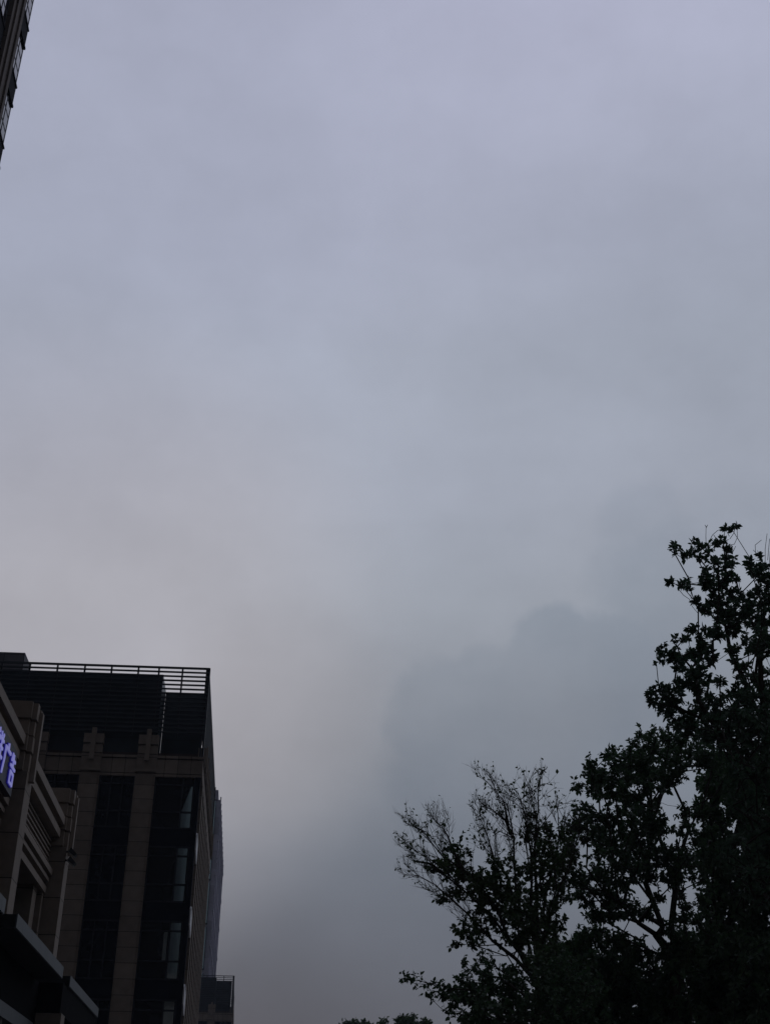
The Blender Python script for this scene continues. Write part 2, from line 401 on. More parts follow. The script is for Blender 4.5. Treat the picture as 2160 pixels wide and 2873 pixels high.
# ------------------------------------------------------------------ near podium with piers, louvres and canopies
pod = empty('commercial_building', (-7, 40, 0), 'near granite faced shop building with thick piers and stone louvres at the left edge', 'building')
MB().box(-22, -8.4, 12, 46.0, 0, 12.4).out('wall', STONE_D, pod)
MB().box(-22, -8.4, 46.0, 51.9, 0, 6.4).out('low_wing', STONE_D, pod)
for iy in (-1, 0, 1):
    y0 = 35.26+9.43*iy; y1 = y0+.92
    c = MB(); c.box(-8.4, -6.62, y0-.0, y1+.1, .14, 11.75); c.box(-6.62, -6.5, y0+.0, y1, .14, 11.5)
    pr_ = c.out('pier', STONE_N, pod)
    c = MB()
    for za, zb, g in ((11.52, 12.02, 0), (12.08, 12.52, .05), (12.58, 12.98, .0), (13.04, 13.52, .07)):
        c.box(-7.6, -6.64+g/2, y0-.10-g, y1+.10+g, za, zb)
        c.box(-6.64+g/2, -6.5+g/2, y0+.05-g, y0+.32, za, zb); c.box(-6.64+g/2, -6.5+g/2, y1-.32, y1-.05+g, za, zb)
        c.box(-7.55, -6.66, y0-.03, y1+.03, zb, zb+.06)
    cp = c.out('capital', STONE_T, pod)
    MB().box(-6.66, -6.36, y0+.34, y1-.34, 11.3, 13.35).out('fin', STONE_T, cp)
for iy in (-1, 0):
    ya, yb = 35.26+9.43*iy+1.06, 35.26+9.43*(iy+1)-.12
    c = MB(); c.box(-8.4, -6.67, ya, yb, 12.22, 12.5); c.box(-8.4, -6.9, ya, yb, 12.04, 12.22); c.box(-8.4, -6.77, ya, yb, 11.78, 12.04)
    c.out('cornice', STONE_T, pod)
    c = MB()
    c.box(-8.4, -6.86, ya, yb, 10.46, 10.66); c.box(-8.4, -7.1, ya, yb, 10.36, 10.46); c.box(-8.4, -6.94, ya, yb, 10.24, 10.36)
    c.box(-8.4, -7.15, ya, yb, 10.08, 10.24); c.box(-8.4, -7.0, ya, yb, 9.86, 10.08)
    c.out('lower_band', STONE_T, pod)
    if iy == 0:
        for q in range(6):
            z = 10.76+q*.172
            MB().prism([(-7.35, z+.05), (-7.04, z-.01), (-7.04, z+.045), (-7.35, z+.105)], 'y', ya, yb).out('louvre_slat', STONE_T, pod)
        MB().box(-8.4, -7.5, ya, yb, 10.66, 11.78).out('louvre_recess', SPAND, pod)
    else:
        MB().box(-8.4, -7.3, ya, yb, 10.66, 11.78).out('sign_band', SIGNP, pod)
    # upper windows under the band
    for (a, b_, xf) in ((1.6, 2.2, -7.2), (6.8, 7.58, -7.2), (7.9, 8.2, -7.06)):
        MB().box(-8.4, xf, ya+a, ya+b_, 6.95, 9.86).out('mullion_pier', STONE_N, pod)
    for (a, b_) in ((.0, 1.6), (2.2, 6.8)):
        f_ = MB(); f_.box(-8.1, -8.0, ya+a, ya+a+.06, 6.95, 9.86); f_.box(-8.1, -8.0, ya+b_-.06, ya+b_, 6.95, 9.86)
        f_.box(-8.1, -8.0, ya+a+.06, ya+b_-.06, 6.95, 7.03); f_.box(-8.1, -8.0, ya+a+.06, ya+b_-.06, 9.78, 9.86)
        w = f_.out('window', STEEL, pod); MB().box(-8.08, -8.04, ya+a+.06, ya+b_-.06, 7.03, 9.78).out('pane', GLASSD, w)
# canopies, one per bay, with pale fascias
for (ya, yb) in ((20.4, 29.6), (31.3, 40.4), (42.2, 51.5)):
    cn = MB().box(-8.38, -5.53, ya, yb, 6.58, 6.9).out('canopy', SOFF, pod)
    MB().box(-5.53, -5.5, ya+.02, yb-.02, 6.6, 6.92).out('fascia', FASC, cn)
# street front under the canopy
c = MB(); c.box(-8.4, -6.3, 14, 51.4, 5.39, 6.57); c.box(-6.3, -5.56, 41.2, 51.4, 5.7, 6.57); c.out('bulkhead', DARKS, pod)  # canopy's deep shade is put into the colour of these faces
MB().box(-6.6, -6.27, 14, 40.9, 5.02, 5.38).out('shop_fascia', FASC, pod)
MB().box(-8.4, -7.6, 14, 46, .14, 5.38).out('shop_front', GLASSD, pod)
c = MB(); c.box(-6.27, -5.5, 41.15, 42.0, .14, 5.69); c.out('entrance_pier', STONE_N, pod)

# ---- the lit sign (a thing fixed on the band)
sg = empty('lit_sign', (-7.0, 33, 11), 'violet blue lit Chinese letter sign on a dark band at the left edge', 'sign')
MB().box(-7.3, -6.68, 27.2, 34.35, 10.5, 11.74).out('back_panel', SIGNP, sg)
def glyph(yc, zc, w, h, strokes):
    # strokes in a unit square: (y0, z0, y1, z1, thickness); bars are built as solid letters
    a = MB(); sd_ = MB()
    for (u0, v0, u1, v1, t) in strokes:
        p0 = np.array([yc+(u0-.5)*w, zc+(v0-.5)*h]); p1 = np.array([yc+(u1-.5)*w, zc+(v1-.5)*h])
        d = p1-p0; ln = np.linalg.norm(d); d /= ln; n = np.array([-d[1], d[0]])*t/2*h
        q = [p0-n, p1-n, p1+n, p0+n]
        a.prism(q, 'x', -6.635, -6.6-.0012*len(a.v)/8)
        n2 = n*1.45; e = d*.02; q = [p0-n2-e, p1-n2+e, p1+n2+e, p0+n2-e]
        sd_.prism(q, 'x', -6.675, -6.64-.0004*len(sd_.v)/8)
    o = a.out('character', LED, sg); sd_.out('character_side', LEDS, o)
T = .085
gao = [(.30, .98, .18, .72, T), (.22, .80, .84, .80, T), (.5, .98, .5, .56, T), (.06, .56, .94, .56, T),
       (.22, .38, .22, .0, T), (.78, .38, .78, .0, T), (.18, .38, .82, .38, T), (.18, .04, .82, .04, T)]
guang = [(.52, 1.0, .56, .84, T*1.2), (.12, .80, .95, .80, T), (.17, .80, .15, .42, T), (.15, .42, .02, -.02, T)]
xiang = [(.18, .98, .24, .84, T), (.04, .74, .36, .74, T), (.36, .74, .06, .42, T), (.2, .56, .2, .0, T), (.26, .52, .38, .4, T),
         (.54, .98, .60, .84, T), (.88, .98, .80, .84, T), (.46, .78, .98, .78, T), (.5, .55, .94, .55, T), (.42, .3, 1.0, .3, T), (.71, .78, .71, -.02, T)]
glyph(33.67, 11.08, .78, .84, gao); glyph(32.74, 11.08, .95, .9, guang); glyph(31.62, 11.1, .92, .88, xiang)

# ---- little sign box under the canopy
wb = empty('hanging_sign', (-6.55, 36, 4.2), 'small pale sign board with red marks under the dark canopy, bottom left', 'sign')
MB().box(-6.72, -6.36, 36.0, 36.1, 4.2, 5.35).out('board', SIGNW, wb)
MB().prism([(-6.66, 5.0), (-6.42, 4.9), (-6.42, 4.78), (-6.66, 4.88)], 'y', 35.97, 35.995).out('mark', SIGNR, wb)
MB().box(-6.64, -6.6, 36.02, 36.06, 5.35, 5.39).out('hanger', STEEL, wb)

# ---- floodlights on the far pier
def flood(z, yaw, label):
    t = empty('floodlight', (-6.45, 44.66, z), label, 'lamp', 'floodlights on the far pier')
    b1 = MB().box(-6.5, -6.3, 44.62, 44.68, z-.03, z+.03).out('bracket', LAMPM, t)
    b2 = MB(); b2.prism([(-6.40, z-.02), (-6.17, z-.18), (-6.11, z-.1), (-6.32, z+.12)], 'y', 44.45, 44.8); b2.out('housing', LAMPM, t)
    b3 = MB(); b3.prism([(-6.42, z-.04), (-6.19, z-.2), (-6.175, z-.185), (-6.405, z-.022)], 'y', 44.48, 44.77); b3.out('lens', LAMPG, t)
    return t
flood(11.32, 0, 'small dark floodlight on the far pier, the upper of the pair')
flood(11.02, 0, 'small dark floodlight on the far pier, the lower of the pair')

# ------------------------------------------------------------------ trees
BARK = mat('bark', (.045, .038, .032), .9, .1, var=.3, scale=8, bump=.5)
def leafmat(name, a, b_):
    mt = bpy.data.materials.new(name); mt.use_nodes = True; t = mt.node_tree; p = t.nodes['Principled BSDF']
    g = t.nodes.new('ShaderNodeNewGeometry'); ns = t.nodes.new('ShaderNodeTexNoise'); ns.inputs['Scale'].default_value = 1.1; ns.inputs['Detail'].default_value = 3
    t.links.new(g.outputs['Position'], ns.inputs['Vector'])
    ad = t.nodes.new('ShaderNodeMath'); ad.operation = 'MULTIPLY_ADD'; t.links.new(g.outputs['Random Per Island'], ad.inputs[0])
    ad.inputs[1].default_value = .5; t.links.new(ns.outputs[0], ad.inputs[2])
    r = t.nodes.new('ShaderNodeMapRange'); t.links.new(ad.outputs[0], r.inputs[0]); r.inputs[1].default_value = .4; r.inputs[2].default_value = 1.05
    mx = t.nodes.new('ShaderNodeMix'); mx.data_type = 'RGBA'; t.links.new(r.outputs[0], mx.inputs[0]); mx.inputs[6].default_value = a+(1,); mx.inputs[7].default_value = b_+(1,)
    t.links.new(mx.outputs[2], p.inputs['Base Color']); p.inputs['Roughness'].default_value = .55; p.inputs['Specular IOR Level'].default_value = .25
    tr = t.nodes.new('ShaderNodeBsdfTranslucent'); tr.inputs['Color'].default_value = (b_[0]*.8, b_[1]*1.15, b_[2]*.9, 1)
    ms = t.nodes.new('ShaderNodeMixShader'); ms.inputs[0].default_value = .22; om = t.nodes['Material Output']
    t.links.new(p.outputs[0], ms.inputs[1]); t.links.new(tr.outputs[0], ms.inputs[2]); t.links.new(ms.outputs[0], om.inputs['Surface'])
    return mt
LEAF1 = leafmat('broad_leaves', (.035, .06, .045), (.085, .12, .08))
LEAF2 = leafmat('small_leaves', (.035, .06, .04), (.085, .12, .065))
LEAF3 = leafmat('light_leaves', (.04, .065, .038), (.09, .12, .055))

HOLES = [(1910, 2230, 42, 16), (1870, 2256, 22, 10), (1896, 2362, 20, 12), (1934, 2382, 26, 24), (1806, 2508, 26, 20), (1867, 2548, 22, 22), (1950, 2486, 24, 16),
         (2000, 2572, 20, 18), (2042, 2578, 18, 24), (1763, 2622, 22, 22), (1828, 2652, 40, 18), (1605, 2572, 26, 40), (1742, 2690, 24, 10), (1634, 2420, 13, 30),
         (1985, 2330, 10, 10), (2028, 2335, 10, 6), (1985, 2470, 10, 6), (1660, 2520, 8, 16), (1990, 2225, 10, 8), (1800, 2300, 10, 12), (1755, 2310, 8, 8),
         (1700, 2410, 12, 20), (1835, 2490, 9, 14), (1780, 2600, 10, 16), (1605, 2655, 24, 8), (1980, 2160, 14, 7), (2010, 1800, 12, 20), (2100, 1880, 26, 12),
         (1925, 1990, 14, 12), (1600, 2690, 8, 8), (1790, 2715, 10, 12), (1860, 2430, 6, 8), (2070, 2540, 8, 8), (1665, 2650, 10, 10), (2060, 1905, 10, 8)]
def holed(p, grow=1.0):
    d = p-EYE; w = d@Fv; x = 1080+FPX*(d@Rv)/w; y = 1436.5-FPX*(d@Uv)/w
    for (hx, hy, a, b_) in HOLES:
        if ((x-hx)/(a*grow))**2+((y-hy)/(b_*grow))**2 < 1: return True
    return False

def tubes(segs):
    # segs: list of (p0, p1, r0, r1); square-ish 5-sided tubes
    V = []; Fc = []; K = 5
    for p0, p1, r0, r1 in segs:
        d = p1-p0; l = np.linalg.norm(d)
        if l < 1e-5: continue
        d = d/l; a = np.cross(d, [0, 0, 1.]) if abs(d[2]) < .95 else np.cross(d, [1., 0, 0]); a /= np.linalg.norm(a); b_ = np.cross(d, a)
        base = len(V)
        for p, r in ((p0, r0), (p1+d*min(r1, l*.2)*.5, r1)):
            for i in range(K):
                t = 2*math.pi*i/K; V.append(p+r*(math.cos(t)*a+math.sin(t)*b_))
        for i in range(K):
            j = (i+1) % K; Fc.append((base+i, base+j, base+K+j, base+K+i))
    return V, Fc

def leaf_mesh(P, D, Ln, Wd, droop, rnd):
    # arrays: P base points, D unit directions -> folded pointed leaves
    n = len(P)
    up = rnd.normal(size=(n, 3)); up -= (up*D).sum(1)[:, None]*D; up /= np.linalg.norm(up, axis=1)[:, None]
    up = up*.6+np.array([0, 0, .8]); up -= (up*D).sum(1)[:, None]*D; up /= np.linalg.norm(up, axis=1)[:, None]
    sd = np.cross(D, up)
    L_ = Ln[:, None]; w = Wd[:, None]
    b0 = P; m1 = P+D*L_*.5+up*L_*.02; tip = P+D*L_-up*L_*droop
    a1 = P+D*L_*.35+sd*w*.5+up*w*.15; a2 = P+D*L_*.68+sd*w*.42+up*w*.1-up*L_*droop*.4
    c1 = P+D*L_*.35-sd*w*.5+up*w*.15; c2 = P+D*L_*.68-sd*w*.42+up*w*.1-up*L_*droop*.4
    V = np.stack([b0, a1, a2, tip, c2, c1], 1).reshape(-1, 3)
    idx = np.arange(n)*6
    Fc = [tuple(int(i+k_) for k_ in (0, 1, 2, 3)) for i in idx]+[tuple(int(i+k_) for k_ in (0, 3, 4, 5)) for i in idx]
    return V, Fc

def grow(attr, seed_path, lim=None, alpha=.28, step=.45, wob=.05, rnd=rng):
    """greedy tree over attractor points: each joins the node that keeps both twig and path short"""
    nodes = [seed_path[0]]; par = [-1]; pl = [0.0]
    def add_line(i0, pts):
        cur = i0
        for p in pts:
            nodes.append(p); par.append(cur); pl.append(pl[cur]+np.linalg.norm(p-nodes[cur])); cur = len(nodes)-1
        return cur
    add_line(0, seed_path[1:])
    for path in (lim or []):
        A = np.array(nodes); j = int(np.argmin(((A-path[0])**2).sum(1)))
        pts = []
        for a, b_ in zip(path[:-1], path[1:]):
            nn = max(1, int(np.linalg.norm(b_-a)/step))
            pts += [a+(b_-a)*(q+1)/nn+rnd.normal(size=3)*wob*.5 for q in range(nn)]
        add_line(j, pts)
    root = nodes[0]; order = np.argsort(((attr-seed_path[-1])**2).sum(1))
    cap = len(nodes)+len(attr)*8
    A = np.zeros((cap, 3)); PL = np.zeros(cap); n = len(nodes)
    A[:n] = nodes; PL[:n] = pl; par = par+[0]*(cap-n); tips = []
    for k_ in order:
        p = attr[k_]
        dv = p-A[:n]; d = np.sqrt((dv**2).sum(1)); up = dv[:, 2]/np.maximum(d, 1e-4)
        c = d*(1+.45*(up < -.1))+alpha*PL[:n]
        j = int(np.argmin(c)); L0 = d[j]; nn = min(7, max(1, int(L0/step)))
        cur = j; perp = rnd.normal(size=3)*L0*.13; perp[2] = -abs(perp[2])*.8
        for q in range(nn):
            t = (q+1)/nn; pt = A[j]+(p-A[j])*t+perp*math.sin(math.pi*t)
            A[n] = pt; PL[n] = PL[cur]+np.linalg.norm(pt-A[cur]); par[n] = cur; cur = n; n += 1
        tips.append((cur, k_))
    cnt = np.zeros(n)
    for c_, _ in tips: cnt[c_] += 1
    for i in range(n-1, 0, -1): cnt[par[i]] += cnt[i]
    return A[:n], par[:n], cnt, tips

def unpack(circles, ox, oy_, sc):
    return [(ox+x/sc, oy_+y/sc, r/sc)+tuple(rest) for (x, y, r, *rest) in circles]

def sample(circles, Y, spread, per_px, rnd, minn=1, holes=True):
    pts = []; wt = []
    for c in circles:
        x, y, r = c[:3]; dens = c[3] if len(c) > 3 else 1.0; lf = c[4] if len(c) > 4 else 1.0
        n = max(minn, int(math.pi*r*r*per_px*dens+.5))
        dz = rnd.normal()*spread if r < 45 else None
        for _ in range(n):
            a = rnd.uniform(0, 2*math.pi); q = r*math.sqrt(rnd.uniform())*.93
            z = (dz if dz is not None else 0)+rnd.normal()*(r*Y/FPX*.8 if dz is not None else spread)
            p = at(x+q*math.cos(a), y+q*math.sin(a), Y+z)
            if holes and holed(p, .84): continue
            pts.append(p); wt.append(lf)
    return np.array(pts), np.array(wt)

def make_tree(name, label, base, trunk_pts, limbs, circles, Y, spread, per_px, leaf, r_tip, expo, group, lmat,
              alpha=.28, step=.45, seed=1, holes=True, cat='tree', minn=1, fans=None):
    rnd = np.random.default_rng(seed)
    attr, wt = sample(circles, Y, spread, per_px, rnd, minn, holes)
    path = [np.array(base, float)]+[np.array(p, float) for p in trunk_pts]
    dense = [path[0]]
    for a, b_ in zip(path[:-1], path[1:]):
        nn = max(1, int(np.linalg.norm(b_-a)/.6)); dense += [a+(b_-a)*(q+1)/nn+rnd.normal(size=3)*.03 for q in range(nn)]
    A, par, cnt, tips = grow(attr, dense, limbs, alpha, step, rnd=rnd)
    rad = r_tip*np.maximum(cnt, 1)**expo
    root = empty(name, tuple(base), label, cat, group)
    segs = [(A[par[i]], A[i], min(rad[par[i]], rad[i]*1.25), rad[i]) for i in range(1, len(A))]
    ln, wd, k_, kind, twig = leaf
    P = []; D = []; LL = []
    def fan(p, d, l, r, lev):
        n = 4; q = p; dd = d; bend = np.array([0, 0, .10])+rnd.normal(size=3)*.06
        for i in range(n):
            dd = dd+bend+rnd.normal(size=3)*.05; dd = dd/np.linalg.norm(dd); q2 = q+dd*l/n
            segs.append((q, q2, r*(1-.17*i), r*(1-.17*(i+1))))
            if lev > 0:
                for _ in range(2 if lev > 1 else int(rnd.integers(1, 3))):
                    v = rnd.normal(size=3); v -= v@dd*dd; v /= np.linalg.norm(v)
                    a = rnd.uniform(.35, .62); nd = dd*math.cos(a)+v*math.sin(a)+np.array([0, 0, .08]); nd /= np.linalg.norm(nd)
                    fan(q+(q2-q)*rnd.uniform(.3, 1), nd, l*rnd.uniform(.38, .62), r*.62, lev-1)
            elif rnd.uniform() < .06:
                v = rnd.normal(size=3); v /= np.linalg.norm(v); P.append(q2); D.append(v); LL.append(ln*rnd.uniform(.4, .8))
            q = q2
    for pth, r0, r1 in (fans or []):
        cum = [0]
        for a_, b_ in zip(pth[:-1], pth[1:]): cum.append(cum[-1]+np.linalg.norm(b_-a_))
        T_ = cum[-1]; rr = lambda t: r0+(r1-r0)*t/T_
        for i, (a_, b_) in enumerate(zip(pth[:-1], pth[1:])):
            segs.append((a_, b_, rr(cum[i]), rr(cum[i+1]))); l_ = cum[i+1]-cum[i]; t = 0
            while t < l_:
                if (cum[i]+t)/T_ > .42:
                    dd = (b_-a_)/l_; v = rnd.normal(size=3); v -= v@dd*dd; v /= np.linalg.norm(v); an = rnd.uniform(.3, .6)
                    fan(a_+dd*t, dd*math.cos(an)+v*math.sin(an), rnd.uniform(.45, .9)*(1.12-.68*(cum[i]+t)/T_), .0056, 2)
                t += rnd.uniform(.16, .34)
    for (ni, ai) in tips:
        p = A[ni]; d0 = p-A[par[ni]]; d0 = d0/(np.linalg.norm(d0)+1e-6)
        w = wt[ai]
        # short side shoots around the tip
        ns = 1 if kind == 'whorl' else 3
        for s in range(ns):
            if s == 0: q = p; dd = d0
            else:
                bare_ = w < .3
                dd = (d0+rnd.normal(size=3)*.38+np.array([0, 0, .3])) if bare_ else (d0*.5+rnd.normal(size=3)*.6+np.array([0, 0, .15]))
                dd /= np.linalg.norm(dd)
                q = p+dd*twig*rnd.uniform(.6, 1.3)*(1.7 if bare_ else 1); segs.append((p, q, r_tip*.8, r_tip*.5))
            nl = max(0, int(k_*rnd.uniform(.6, 1.3)*w+rnd.uniform()))
            for l in range(nl):
                if kind == 'whorl':
                    v = rnd.normal(size=3); v -= v@dd*dd; v /= np.linalg.norm(v); v = v*rnd.uniform(.7, 1.1)+dd*rnd.uniform(-.1, .8); o = q-dd*rnd.uniform(0, .07)
                else:
                    v = rnd.normal(size=3)+dd*.5+np.array([0, 0, -.2]); v /= np.linalg.norm(v); o = q-dd*rnd.uniform(0, twig*.9)+rnd.normal(size=3)*.01
                v /= np.linalg.norm(v)
                P.append(o); D.append(v); LL.append(ln*rnd.uniform(.5, 1.25))
    V, Fc = tubes(segs); link('trunk', V, Fc, BARK, root)
    if P:
        P = np.array(P); D = np.array(D); LL = np.array(LL)
        V, Fc = leaf_mesh(P, D, LL, LL*wd/ln, .12, rnd); link('crown', V, Fc, lmat, root)
    return root, len(P), len(A)

GR = 'trees crowding the right side of the street'
# --- tall broad-leaved tree at the right edge (crop coordinates: origin 1600,1420, scale 2.836)
c7 = [(1310,140,26),(1250,175,28),(1270,178,20),(850,330,46),(820,345,30),(990,270,28),(980,345,35),(930,405,38),(900,420,25),(1070,330,52),(1180,300,60),(1250,330,52),(1060,420,45),(1150,460,50),(1270,440,60),
 (1100,540,80),(1250,500,60),(1230,600,95),(1320,580,36),(1080,640,55),(880,620,40),(800,610,34),(810,570,22),(940,600,35),(940,650,24),(1000,760,42),(1150,730,80),(1300,720,75),(1060,810,60),(1200,830,100),(1350,830,90),
 (1440,430,42),(1510,400,36),(1500,520,70),(1420,530,36),(1560,480,40),(1580,600,60),(1480,690,60),(1540,760,50),(1440,730,30),(1590,700,50),
 (1450,850,110),(1570,880,100),(970,970,44),(1060,980,26),(1250,950,110),(1150,1020,75),(1050,1060,65),(860,1070,56),(925,1060,24),(720,1100,34),(700,1160,34),(780,1180,65),(700,1240,36),(900,1180,80),(1010,1170,90),
 (1120,1170,50),(870,1250,60),(1300,1130,60),(1450,1050,130),(1570,1100,100),(1000,1300,80),(1100,1250,40),(1300,1260,50),(1390,1280,50),(920,1370,80),(1080,1370,40),(1020,1440,80),(1180,1400,50),(1400,1450,140),
 (1550,1400,110),(670,1440,50),(640,1520,55),(650,1590,28),(760,1440,50),(840,1440,60),(780,1550,80),(870,1530,50),(740,1630,55),(820,1640,60),(960,1640,80),(790,1740,30),(850,1750,40),(900,1700,70),(950,1780,70),
 (1100,1600,120),(1300,1600,150),(1500,1600,150),(1100,1750,130),(1300,1800,180),(1500,1800,160)]
T1 = unpack(c7, 1600, 1420, 2.836)+[(2100, 2100, 90, .8), (2120, 2220, 90, .8), (2140, 2330, 60, .7), (2080, 2400, 70, .7), (2140, 2480, 70, .8)]
Y1 = 20.
P1 = lambda x, y, dy=0: at(x, y, Y1+dy)
b1 = P1(2250, 2873); base1 = (b1[0]+.2, Y1, 0)
lim1 = [[P1(2240, 2600), P1(2190, 2300), P1(2150, 2050, .5), P1(2080, 1900, .8), P1(2030, 1760, .8), P1(1990, 1640, .5)],
        [P1(2150, 2050), P1(2130, 1860, -.6), P1(2150, 1700, -.8), P1(2158, 1560, -.8)],
        [P1(2190, 2300), P1(2050, 2100, -.8), P1(1950, 1960, -1), P1(1890, 1860, -1)],
        [P1(2030, 1750, .8), P1(1960, 1700, .6), P1(1925, 1660, .5)]]
r1 = make_tree('broadleaf_tree', 'tallest tree at the right edge, with large leaves in star-like tufts against the sky', base1,
   [P1(2250, 2850), P1(2240, 2600)], lim1, T1, Y1, 1.0, .0066, (.108, .05, 12, 'whorl', .1), .0042, .45, GR, LEAF1, seed=3, minn=2, alpha=.16)
# bare shoots standing out of its top
def shoots(parent, lst, Y, r):
    segs = []
    for pts in lst:
        q = [at(x, y, Y) for x, y in pts]
        segs = [(a, b_, r*(1-.3*i/len(q)), r*(1-.3*(i+1)/len(q))) for i, (a, b_) in enumerate(zip(q[:-1], q[1:]))]
        V, Fc = tubes(segs); link('bare_shoot', V, Fc, BARK, parent)
X7 = lambda *l: [(1600+x/2.836, 1420+y/2.836) for x, y in l]
shoots(r1[0], [X7((1080, 320), (1078, 240), (1080, 160)), X7((1080, 165), (1070, 150)), X7((1082, 170), (1092, 150)), X7((1100, 290), (1130, 230), (1170, 195), (1230, 172)), X7((1270, 260), (1300, 215), (1315, 160)),
   X7((1190, 300), (1140, 230)), X7((1265, 240), (1240, 195)), X7((860, 660), (900, 710), (945, 740), (970, 800), (1020, 860)), X7((1290, 370), (1315, 320)), X7((1340, 600), (1350, 660), (1360, 720)),
   X7((1475, 400), (1470, 310), (1520, 270)), X7((1550, 480), (1550, 340), (1565, 220)), X7((1580, 540), (1590, 360)), X7((1570, 430), (1585, 260)), X7((960, 740), (960, 670)), X7((1475, 370), (1455, 350)), X7((770, 345), (830, 350))], Y1, .006)

# --- bushy middle tree
c8 = [(270,140,42),(400,40,40),(270,220,60),(360,240,70),(180,310,36),(150,320,28),(300,310,70),(400,340,80),(500,200,100),(650,150,120),(800,250,130),(600,320,110),(500,420,90),(700,450,110),(620,550,100),(760,560,90),
 (430,540,90),(300,530,80),(200,500,60),(170,560,50),(250,650,90),(380,700,110),(520,700,100),(680,680,110),(820,620,60),(450,850,90),(600,850,130),(780,850,110),(920,850,90),(350,850,60),(1000,640,60),(1000,900,100),(1100,480,80),
 (1000,520,60),(1180,640,70),(1100,700,40),(1060,830,50),(1150,850,90),(300,1000,110),(500,1000,120),(700,1000,80),(900,1000,90),(1100,1020,70),(250,1150,90),(450,1150,120),(300,1300,90),(450,1300,80),(600,1250,60),(700,1300,70),
 (780,1200,50),(960,1150,50),(1000,1300,70),(1100,1350,70),(1150,1180,50),(560,1550,70),(650,1500,40),(700,1620,70),(450,1500,70),(300,1480,90),(850,1400,60),(950,1450,80),(850,1600,70),(1000,1580,120),(1200,1500,100)]
T2 = [(1605, 2325, 22, .9), (1590, 2375, 22, .9), (1615, 2405, 20, .9), (1585, 2430, 24, .9), (1615, 2462, 22, .9), (1580, 2480, 22), (1630, 2500, 20)]+unpack([(570,1830,46),(650,1840,56),(750,1840,56),(500,1890,40),(620,1920,85),(760,1930,100),(870,1870,66),(900,1980,110),(1030,1880,85),(1100,2000,120),(480,1990,55),(330,1960,34),(300,1990,28),(400,2050,66),(520,2070,90),(340,2070,40),
   (650,2080,110),(800,2120,110),(160,2080,44),(150,2130,36),(240,2170,56),(1250,2050,130)], 1600, 1420, 2.836)+unpack(c8, 1560, 2100, 2.772)
Y2 = 25.
P2 = lambda x, y, dy=0: at(x, y, Y2+dy)
b2 = P2(1900, 2873); base2 = (b2[0]+.1, Y2, 0)
lim2 = [[P2(1892, 2700), P2(1884, 2600), P2(1890, 2500), P2(1900, 2420, .4), P2(1930, 2330, .5), P2(1975, 2250, .5), P2(2000, 2150, .5)],
        [P2(1892, 2680), P2(1850, 2625), P2(1790, 2590, -.4), P2(1740, 2530, -.6), P2(1720, 2400, -.7), P2(1700, 2280, -.8)],
        [P2(1890, 2480), P2(1860, 2380, .2), P2(1820, 2260, 0), P2(1790, 2160, 0)],
        [P2(1975, 2310, .5), P2(1935, 2268, .5), P2(1870, 2262, .4), P2(1820, 2240, .3)],
        [P2(1740, 2530, -.6), P2(1690, 2500, -.8), P2(1650, 2440, -1), P2(1640, 2330, -1)]]
make_tree('dense_tree', 'dense rounded small-leaved tree below the tall one, showing forked limbs and sky gaps', base2,
   [P2(1895, 2850), P2(1892, 2700)], lim2, T2, Y2, 1.2, .0050, (.10, .055, 8, 'spray', .17), .0045, .45, GR, LEAF2, seed=5, minn=2)

# --- fan-shaped half bare tree
lv = [(380,880,52),(450,800,44),(540,700,24),(490,760,30),(600,830,34),(330,930,44),(450,930,80),(550,860,56),(560,1000,76),(650,980,76),(740,1000,76),(680,1100,105),(520,1130,50),(400,1160,40),(380,1190,24),(480,1110,44),(820,900,60),
 (900,900,55),(860,1080,95),(800,1200,110),(950,1100,85),(1100,520,34),(1110,600,64),(1080,700,52),(1150,720,52),(1250,640,76),(1330,650,56),(1380,720,44),(1250,800,100),(1330,850,80),(1100,850,64),(1100,960,80),(1200,1000,110),
 (1000,980,56),(700,1300,76),(560,1440,66),(500,1430,34),(620,1400,56),(500,1520,34),(620,1520,46),(680,1500,36),(700,1420,56),(850,1350,115),(1000,1250,120),(1150,1200,130),(1000,1450,105),(1150,1450,125),(880,1500,50),
 (1300,1150,90),(1250,1350,100),(1100,1650,90),(950,1700,44),(1250,1650,110),(640,1060,60),(760,1120,80)]
br = [(300,600,85),(420,640,60),(230,600,75),(140,600,40),(100,740,50),(200,830,70),(250,950,60),(160,965,35),(700,520,56),(640,600,46),(840,520,60),(720,680,76),(860,340,66),(740,260,45),(960,280,56),(1060,260,76),(1170,250,76),
 (1190,180,36),(1000,400,96),(1120,400,90),(900,500,80),(1280,440,76),(1330,440,56),(1260,340,36),(650,760,56),(600,800,40),(830,640,66),(330,1060,50),(160,720,50),(760,420,40),(820,780,80),(980,640,90),(1130,640,80),(1420,600,70),(1440,760,80),
 (640,210,24),(690,440,40),(740,420,30),(1440,430,40)]
T3 = unpack([c+(.85, 1.0) for c in lv]+[c+(.45, .12) for c in br], 1100, 2100, 2.772)
Y3 = 22.
P3 = lambda x, y, dy=0: at(1100+x/2.772, 2100+y/2.772, Y3+dy)
